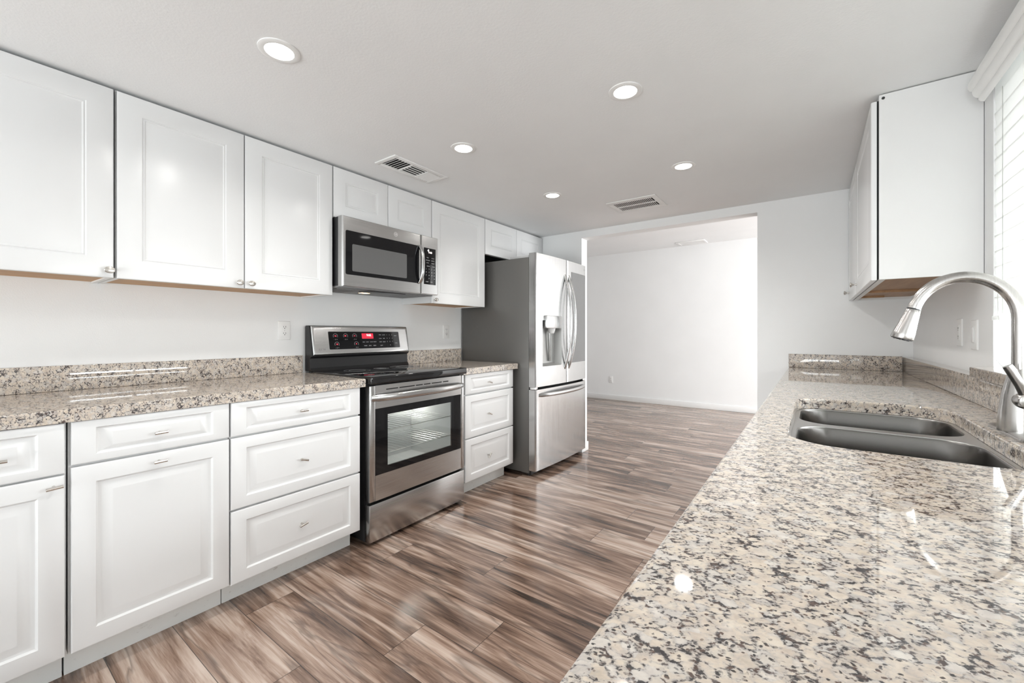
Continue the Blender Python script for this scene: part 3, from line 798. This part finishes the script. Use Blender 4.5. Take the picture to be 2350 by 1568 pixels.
# ------------------------------------------------------------ refrigerator
FY0, FY1, FXE, FBUL = 2.816, 3.696, -1.794, .018
def fx(y): 
    s_ = 2 * (y - FY0) / (FY1 - FY0) - 1
    return FXE + .0075 * (s_ - 1) + FBUL * (1 - s_ * s_)
def curved(mb, y0, y1, z0, z1, xb, hole=None, n=14, e=.010):
    # slab with a bowed front; optional rectangular opening (ya, yb, za, zb) in the front
    ys = sorted(set([y0 + (y1 - y0) * k / n for k in range(n + 1)] + ([hole[0], hole[1]] if hole else [])))
    zs = sorted(set([z0, z1] + ([hole[2], hole[3]] if hole else [])))
    def X(y):
        x = fx(y); d_ = min(y - y0, y1 - y)
        return x - (e - d_) * .35 if d_ < e else x
    if not any(abs(y - (y0 + e)) < 1e-4 for y in ys): ys = sorted(ys + [y0 + e * .4, y0 + e, y1 - e, y1 - e * .4])
    V = {}
    def vert(y, z, k): 
        key = (round(y, 5), round(z, 5), k)
        if key not in V: V[key] = mb.bm.verts.new((X(y) if k == 'f' else xb, y, z))
        return V[key]
    F = mb.bm.faces.new
    for a, b in zip(ys, ys[1:]):
        for c, d in zip(zs, zs[1:]):
            if hole and a >= hole[0] - 1e-6 and b <= hole[1] + 1e-6 and c >= hole[2] - 1e-6 and d <= hole[3] + 1e-6: continue
            F((vert(a, c, 'f'), vert(b, c, 'f'), vert(b, d, 'f'), vert(a, d, 'f')))
        F((vert(a, zs[0], 'f'), vert(b, zs[0], 'f'), vert(b, zs[0], 'b'), vert(a, zs[0], 'b')))
        F((vert(a, zs[-1], 'f'), vert(b, zs[-1], 'f'), vert(b, zs[-1], 'b'), vert(a, zs[-1], 'b')))
        for c, d in zip(zs, zs[1:]): F((vert(a, c, 'b'), vert(b, c, 'b'), vert(b, d, 'b'), vert(a, d, 'b')))
    for y in (ys[0], ys[-1]):
        for c, d in zip(zs, zs[1:]): F((vert(y, c, 'f'), vert(y, d, 'f'), vert(y, d, 'b'), vert(y, c, 'b')))
    return mb
def refrigerator():
    org = (-2.2, 3.25, 0)
    t = thing('refrigerator', 'stainless steel french door refrigerator with water dispenser in left door', 'refrigerator', org)
    xb = -1.868
    MB().box(XL + .02, xb - .003, FY0, FY1, .028, 1.782, .003).build('body', M_fridge, t, org)
    MB().box(xb - .20, xb + .04, FY0 + .015, FY0 + .085, 1.783, 1.803, .004).build('hinge_cover', M_hinge, t, org)
    MB().box(xb - .20, xb + .04, FY1 - .085, FY1 - .015, 1.783, 1.803, .004).build('hinge_cover', M_hinge, t, org)
    MB().box(xb - .003, xb + .002, FY0 + .006, FY1 - .006, .05, 1.776).build('door_gasket', M_dark, t, org)
    MB().box(-1.95, -1.86, FY0 + .02, FY1 - .02, .012, .05).build('kick_grille', M_black, t, org)
    for yy in (FY0 + .05, FY1 - .05):
        MB().cyl(Matrix.Translation((-1.90, yy, 0)), .018, .014, 14).build('foot', M_black, t, org)
        MB().cyl(Matrix.Translation((-2.50, yy, 0)), .018, .029, 14).build('foot', M_black, t, org)
    ym = 3.303
    zt, zm = 1.814, .728
    # left door with the dispenser recess
    hole = (2.915, 3.205, .890, 1.272)
    dl = curved(MB(), FY0, ym - .0025, zm, zt, xb, hole).build('door', M_steelv, t, org, smooth=30)
    dl['label'] = 'left door with water dispenser'
    a, b, c, d = hole
    xr = xb + .012
    rec = MB()
    L0 = [(fx(a), a, c), (fx(b), b, c), (fx(b), b, d), (fx(a), a, d)]
    L1 = [(xr, a + .012, c + .02), (xr, b - .012, c + .02), (xr, b - .012, d - .01), (xr, a + .012, d - .01)]
    rec.loops([L0, L1], cap0=False, cap1=True)
    rec.build('dispenser_recess', M_disp, dl, org)
    hx = fx(3.07) + .014
    hb = MB().box(xr + .004, hx, 2.948, 3.198, 1.205, 1.312, .006).build('dispenser_head', M_steelv, dl, org)
    MB().lathe([(.034, 0), (.030, -.022), (.022, -.042), (.018, -.044)], Matrix.Translation((hx - .042, 3.09, 1.206)), 18).build('dispenser_spout', M_dispw, dl, org)
    MB().tube([(xr + .020, 3.075, 1.165), (xr + .020, 3.085, 1.06), (xr + .012, 3.10, .925)], .013, 10, sq=(1, .6)).build('dispenser_paddle', M_steelv, dl, org)
    MB().box(xr + .001, xr + .012, 2.925, 2.985, 1.035, 1.06, .002).build('dispenser_lever', M_dispw, dl, org)
    def handle(yh, bow, parent):
        hp = []
        for k in range(25):
            s_ = k / 24
            hp.append((fx(yh) - .004 + bow * (1 - abs(2 * s_ - 1) ** 2.2), yh, .850 + s_ * (1.682 - .850)))
        MB().tube(hp, [.013 if 0 < k < 24 else .010 for k in range(25)], 14, sq=(.85, 1.05), up=(1, 0, 0)).build('handle', M_steelv, parent, org)
    handle(3.264, .066, dl)
    dr = curved(MB(), ym + .0025, FY1, zm, zt, xb).build('door', M_steelv, t, org, smooth=30)
    dr['label'] = 'right door with tinted glass panel'
    g = MB(); ysg = [3.384 + (3.680 - 3.384) * k / 8 for k in range(9)]
    g.loops([[(fx(y) + .0004, y, .897), (fx(y) + .0022, y, .897), (fx(y) + .0022, y, 1.720), (fx(y) + .0004, y, 1.720)] for y in ysg])
    g.build('glass_panel', M_doorgl, dr, org)
    handle(3.335, .070, dr)
    lg = MB(); cM = FL(3.658, 1.772, fx(3.658) + .0004)
    ring(lg, cM, .0072, .0082, .0006, 24); text_mesh(lg, 'LG', .010, cM, .0006)
    lg.build('emblem', M_print, dr, org)
    fz = curved(MB(), FY0, FY1, .052, .706, xb).build('freezer_drawer', M_steelv, t, org, smooth=30)
    hp = []
    for k in range(25):
        s_ = k / 24; yy = 2.862 + s_ * (3.672 - 2.862)
        hp.append((fx(yy) - .003 + .052 * (1 - abs(2 * s_ - 1) ** 2.4), yy, .660))
    MB().tube(hp, [.017 if 0 < k < 24 else .013 for k in range(25)], 14, sq=(1.0, .7), up=(0, 0, 1)).build('handle', M_steelv, fz, org)
    MB().box(xb + .004, fx(FY0 + .03) - .006, FY0 + .004, FY0 + .045, .707, .727, .002).build('hinge', M_chrome, t, org)
    MB().box(xb + .004, fx(FY1 - .03) - .006, FY1 - .045, FY1 - .004, .707, .727, .002).build('hinge', M_chrome, t, org)
refrigerator()

# ------------------------------------------------------------ ceiling lights and vents
def copy_tree(o, parent=None):
    c = o.copy(); COL.objects.link(c)
    if parent is not None: c.parent = parent
    for ch in list(o.children): copy_tree(ch, c)
    return c
LX = (-1.530, -.630); LY = (.712, 1.668, 2.615)
def downlight(x, y, label):
    org = (x, y, ZC)
    t = thing('recessed_light', label, 'ceiling light', org, 'round recessed lights in the kitchen ceiling')
    MB().lathe([(.046, -.002), (.047, -.0045), (.060, -.006), (.0672, -.003), (.0675, 0)], Matrix.Translation(org), 48, cap0=False, cap1=False).build('trim_ring', M_trim, t, org)
    MB().lathe([(.047, -.0012), (.047, -.0035), (.0005, -.0040)], Matrix.Translation(org), 40).build('lens', M_lens, t, org)
    l = bpy.data.lights.new('lamp', 'AREA'); l.shape = 'DISK'; l.size = .088; l.energy = DOWNLIGHT_POWER; l.color = (1.0, .985, .955); l.spread = radians(150)
    o = bpy.data.objects.new('lamp', l); COL.objects.link(o); o.parent = t; o.location = (0, 0, -.006)
    return t
labels = {(0, 0): 'recessed ceiling light nearest the camera, above the left counter', (0, 1): 'recessed ceiling light beside the slatted supply vent near the microwave',
          (0, 2): 'recessed ceiling light nearest the refrigerator', (1, 0): 'recessed ceiling light above the photographer, outside the frame',
          (1, 1): 'recessed ceiling light between the sink and the range, nearer of the right-hand row', (1, 2): 'recessed ceiling light just in front of the doorway, above and right of the return grille'}
first = downlight(LX[0], LY[0], labels[(0, 0)])
for i in range(2):
    for j in range(3):
        if (i, j) == (0, 0): continue
        c = copy_tree(first); c.location = (LX[i], LY[j], ZC); c['label'] = labels[(i, j)]

def vent_supply():
    x0, x1, y0, y1 = -2.075, -1.890, 1.500, 1.915
    org = ((x0 + x1) / 2, (y0 + y1) / 2, ZC)
    t = thing('ceiling_vent', 'white ceiling supply vent with three-way angled slats above the microwave', 'vent', org, 'air vents in the ceilings')
    f = MB()
    b = .030
    f.box(x0, x1, y0, y0 + b, ZC - .008, ZC - .0002, .003).box(x0, x1, y1 - b, y1, ZC - .008, ZC - .0002, .003)
    f.box(x0, x0 + b, y0 + b, y1 - b, ZC - .008, ZC - .0002, .003).box(x1 - b, x1, y0 + b, y1 - b, ZC - .008, ZC - .0002, .003)
    f.build('frame', M_trim, t, org)
    MB().box(x0 + b, x1 - b, y0 + b, y1 - b, ZC - .0012, ZC - .0002).build('duct', M_dark, t, org)
    s = MB()
    L = y1 - y0 - 2 * b
    ya, yb = y0 + b + L * .34, y0 + b + L * .70
    def slat(p0, p1, tilt, w=.011):
        d = Vector(p1) - Vector(p0)
        side = Vector((0, 0, 1)).cross(d).normalized()
        q = (side * cos(tilt) + Vector((0, 0, 1)) * sin(tilt)) * w
        n = d.normalized().cross(q).normalized() * .0012
        p0 = Vector(p0); p1 = Vector(p1)
        s.loops([[p0 - q / 2 - n / 2, p0 + q / 2 - n / 2, p0 + q / 2 + n / 2, p0 - q / 2 + n / 2], [p1 - q / 2 - n / 2, p1 + q / 2 - n / 2, p1 + q / 2 + n / 2, p1 - q / 2 + n / 2]])
    z = ZC - .0062
    for k in range(6):
        yy = y0 + b + .010 + k * .0205
        slat((x0 + b, yy, z), (x1 - b, yy, z), radians(24), .0125)
        yy = yb + .012 + k * .0175
        slat((x0 + b, yy, z), (x1 - b, yy, z), radians(-30), .0155)
    for k in range(5):
        xx = x0 + b + .012 + k * .0255
        slat((xx, ya, z), (xx, yb, z), radians(6), .0125)
    s.box(x0 + b, x1 - b, ya - .003, ya + .003, ZC - .010, ZC - .001).box(x0 + b, x1 - b, yb - .003, yb + .003, ZC - .010, ZC - .001)
    s.build('slats', M_trim, t, org)
vent_supply()
def vent_return():
    x0, x1, y0, y1 = -1.296, -.920, 3.020, 3.330
    org = ((x0 + x1) / 2, (y0 + y1) / 2, ZC)
    t = thing('ceiling_vent', 'white ceiling return grille with two rows of narrow slots near the doorway', 'vent', org, 'air vents in the ceilings')
    b, tx = .052, .040
    f = MB()
    f.box(x0, x1, y0, y0 + b, ZC - .007, ZC - .0002, .003).box(x0, x1, y1 - b, y1, ZC - .007, ZC - .0002, .003)
    f.box(x0, x0 + tx, y0 + b, y1 - b, ZC - .007, ZC - .0002, .003).box(x1 - tx, x1, y0 + b, y1 - b, ZC - .007, ZC - .0002, .003)
    ym = (y0 + y1) / 2
    f.box(x0 + tx, x1 - tx, ym - .007, ym + .007, ZC - .007, ZC - .0002)
    f.build('frame', M_trim, t, org)
    MB().box(x0 + tx, x1 - tx, y0 + b, y1 - b, ZC - .0012, ZC - .0002).build('duct', M_dark, t, org)
    s = MB(); n = 22
    for k in range(1, n):
        xx = x0 + tx + k * (x1 - x0 - 2 * tx) / n
        s.box(xx - .0024, xx + .0024, y0 + b, y1 - b, ZC - .0066, ZC - .0054)
    s.build('slats', M_trim, t, org)
vent_return()
def vent_far():
    x0, x1, y0, y1 = -1.70, -1.30, 6.60, 6.86
    org = ((x0 + x1) / 2, (y0 + y1) / 2, ZF)
    t = thing('ceiling_vent', 'faint white vent on the ceiling of the room beyond the doorway', 'vent', org, 'air vents in the ceilings')
    b = .035
    f = MB().box(x0, x1, y0, y0 + b, ZF - .014, ZF - .0002, .003).box(x0, x1, y1 - b, y1, ZF - .014, ZF - .0002, .003)
    f.box(x0, x0 + b, y0 + b, y1 - b, ZF - .014, ZF - .0002, .003).box(x1 - b, x1, y0 + b, y1 - b, ZF - .014, ZF - .0002, .003)
    f.build('frame', M_trim, t, org)
    s = MB()
    for k in range(9): s.box(x0 + b, x1 - b, y0 + b + .006 + k * .021, y0 + b + .022 + k * .021, ZF - .011, ZF - .002)
    s.build('slats', M_trim, t, org)
vent_far()

# ------------------------------------------------------------ outlets and switches
def outlet(M, loc, label, group='white wall outlets'):
    t = thing('wall_outlet', label, 'outlet', loc, group)
    w, h = .0715, .114
    MB().panel(w, h, [(0, 0, .0003), (0, 0, .003), (.002, .002, .0055), (.004, .004, .006)]).xf(M @ Matrix.Translation((-w / 2, -h / 2, 0))).build('cover_plate', M_plate, t, loc)
    for s_ in (-1, 1):
        r = MB().slab(rr(-.0165, .0165, -.014, .014, .010, 5), [], .0058, .0072, .001).xf(M @ Matrix.Translation((0, s_ * .0195, 0))).build('socket', M_plate, t, loc)
        q = MB()
        for a in (-.0062, .0062): q.box(a - .0012, a + .0012, -.001, .0075, .0070, .0075)
        q.cyl(Matrix.Translation((0, -.0065, .0070)), .0026, .0005, 12)
        q.xf(M @ Matrix.Translation((0, s_ * .0195, 0))).build('slots', M_slot, r, loc)
    MB().cyl(M @ Matrix.Translation((0, 0, .0058)), .003, .0008, 10).build('screw', M_print, t, loc)
outlet(FL(1.247, 1.181, XL), (XL, 1.247, 1.181), 'white outlet on the wall left of the range')
outlet(FL(2.630, 1.176, XL), (XL, 2.630, 1.176), 'white outlet on the wall between range and refrigerator')
outlet(frame((-2.881, YF, .354), (1, 0, 0), (0, 0, 1)), (-2.881, YF, .354), 'small outlet low on the far wall beyond the doorway')
def switch(y, z, label, rocker):
    loc = (XR, y, z); M = FR(y, z, XR)
    t = thing('wall_switch', label, 'switch', loc, 'white wall plates above the sink counter')
    w, h = .074, .118
    MB().panel(w, h, [(0, 0, .0003), (0, 0, .004), (.002, .002, .0062), (.004, .004, .0065)]).xf(M @ Matrix.Translation((-w / 2, -h / 2, 0))).build('cover_plate', M_plate, t, loc)
    if rocker:
        MB().box(-.0165, .0165, -.0335, .0335, .006, .0075, .0005).box(-.0135, .0135, -.030, .030, .0075, .0105, .0015).xf(M).build('rocker', M_plate, t, loc)
    else:
        r = MB().box(-.0165, .0165, -.0335, .0335, .006, .0080, .0006).xf(M).build('socket_insert', M_plate, t, loc)
        q = MB()
        for c in (-.018, .018):
            for a in (-.006, .006): q.box(a - .001, a + .001, c - .003, c + .005, .0078, .0083)
            q.cyl(Matrix.Translation((0, c - .008, .0078)), .0022, .0005, 10)
        q.xf(M).build('slots', M_slot, r, loc)
switch(2.625, 1.168, 'white outlet plate on the right wall, farther from the window', False)
switch(2.415, 1.158, 'white rocker switch plate on the right wall, nearer the window', True)

# ------------------------------------------------------------ window blind
def blind():
    y0, y1 = WY0 + .003, WY1 - .0008
    xs = XR + .007
    zt = WZ1 - .004
    org = (xs, (y0 + y1) / 2, zt)
    t = thing('window_blind', 'white slatted window blind with scalloped valance above the sink', 'blind', org)
    MB().box(xs - .004, xs + .040, y0, y1, zt - .045, zt, .002).build('headrail', M_blind, t, org)
    s = MB(); pitch = .0545
    z = zt - .075; zs = []
    while z > 1.235: zs.append(z); z -= pitch
    tilt = radians(-84)
    for z in zs:
        c, q = cos(tilt) * .0305, sin(tilt) * .0305
        nx, nz_ = sin(tilt) * .0014, -cos(tilt) * .0014
        A = [(xs - c - nx, z - q - nz_), (xs - nx * 2.6, z - nz_ * 2.6), (xs + c - nx, z + q - nz_), (xs + c + nx, z + q + nz_), (xs + nx * .4, z + nz_ * .4), (xs - c + nx, z - q + nz_)]
        s.loops([[(x, y, zz) for x, zz in A] for y in (y0, y1)])
    s.build('slats', M_blind, t, org, smooth=20)
    MB().box(xs - .012, xs + .012, y0, y1, zs[-1] - .052, zs[-1] - .036, .003).build('bottom_rail', M_blind, t, org)
    c = MB()
    for yy in (y1 - .085, (y0 + y1) / 2, y0 + .085):
        c.tube([(xs - .006, yy, zt - .04), (xs - .006, yy, zs[-1] - .03)], .0011, 6)
    c.build('ladder_cords', M_cord, t, org)
    MB().tube([(xs - .018, y1 - .088, 1.30), (xs - .018, y1 - .092, 1.225), (xs - .02, y1 - .125, 1.192), (xs - .02, y1 - .115, 1.145), (xs - .02, y1 - .090, 1.125), (xs - .022, y1 - .088, 1.095), (xs - .03, y1 - .12, 1.075), (xs - .034, y1 - .19, 1.060), (xs - .036, y1 - .26, 1.049)], .0012, 6).build('pull_cord', M_cord, t, org)
    # valance: moulded board standing off the wall
    prof = [(XR - .002, 2.112), (.480, 2.112), (.474, 2.104), (.465, 2.092), (.457, 2.078), (.4535, 2.064), (.4545, 2.052), (.459, 2.044), (.465, 2.041), (.465, 2.034), (.468, 2.024), (.474, 2.017), (.481, 2.014), (.481, 2.006), (.486, 2.000), (.496, 1.997), (.496, 2.003), (.490, 2.012), (.488, 2.094), (XR - .002, 2.094)]
    MB().loops([[(x, y, z) for x, z in prof] for y in (WY0 - .07, 2.205)]).build('valance', M_trim, t, org, smooth=55)
    r = MB()
    for yy in (2.02, 1.99): r.cyl(frame((.4885, yy, 2.016), (0, -1, 0), (0, 0, 1)), .0032, .0018, 10)
    r.build('screw_holes', M_slot, t, org)
blind()
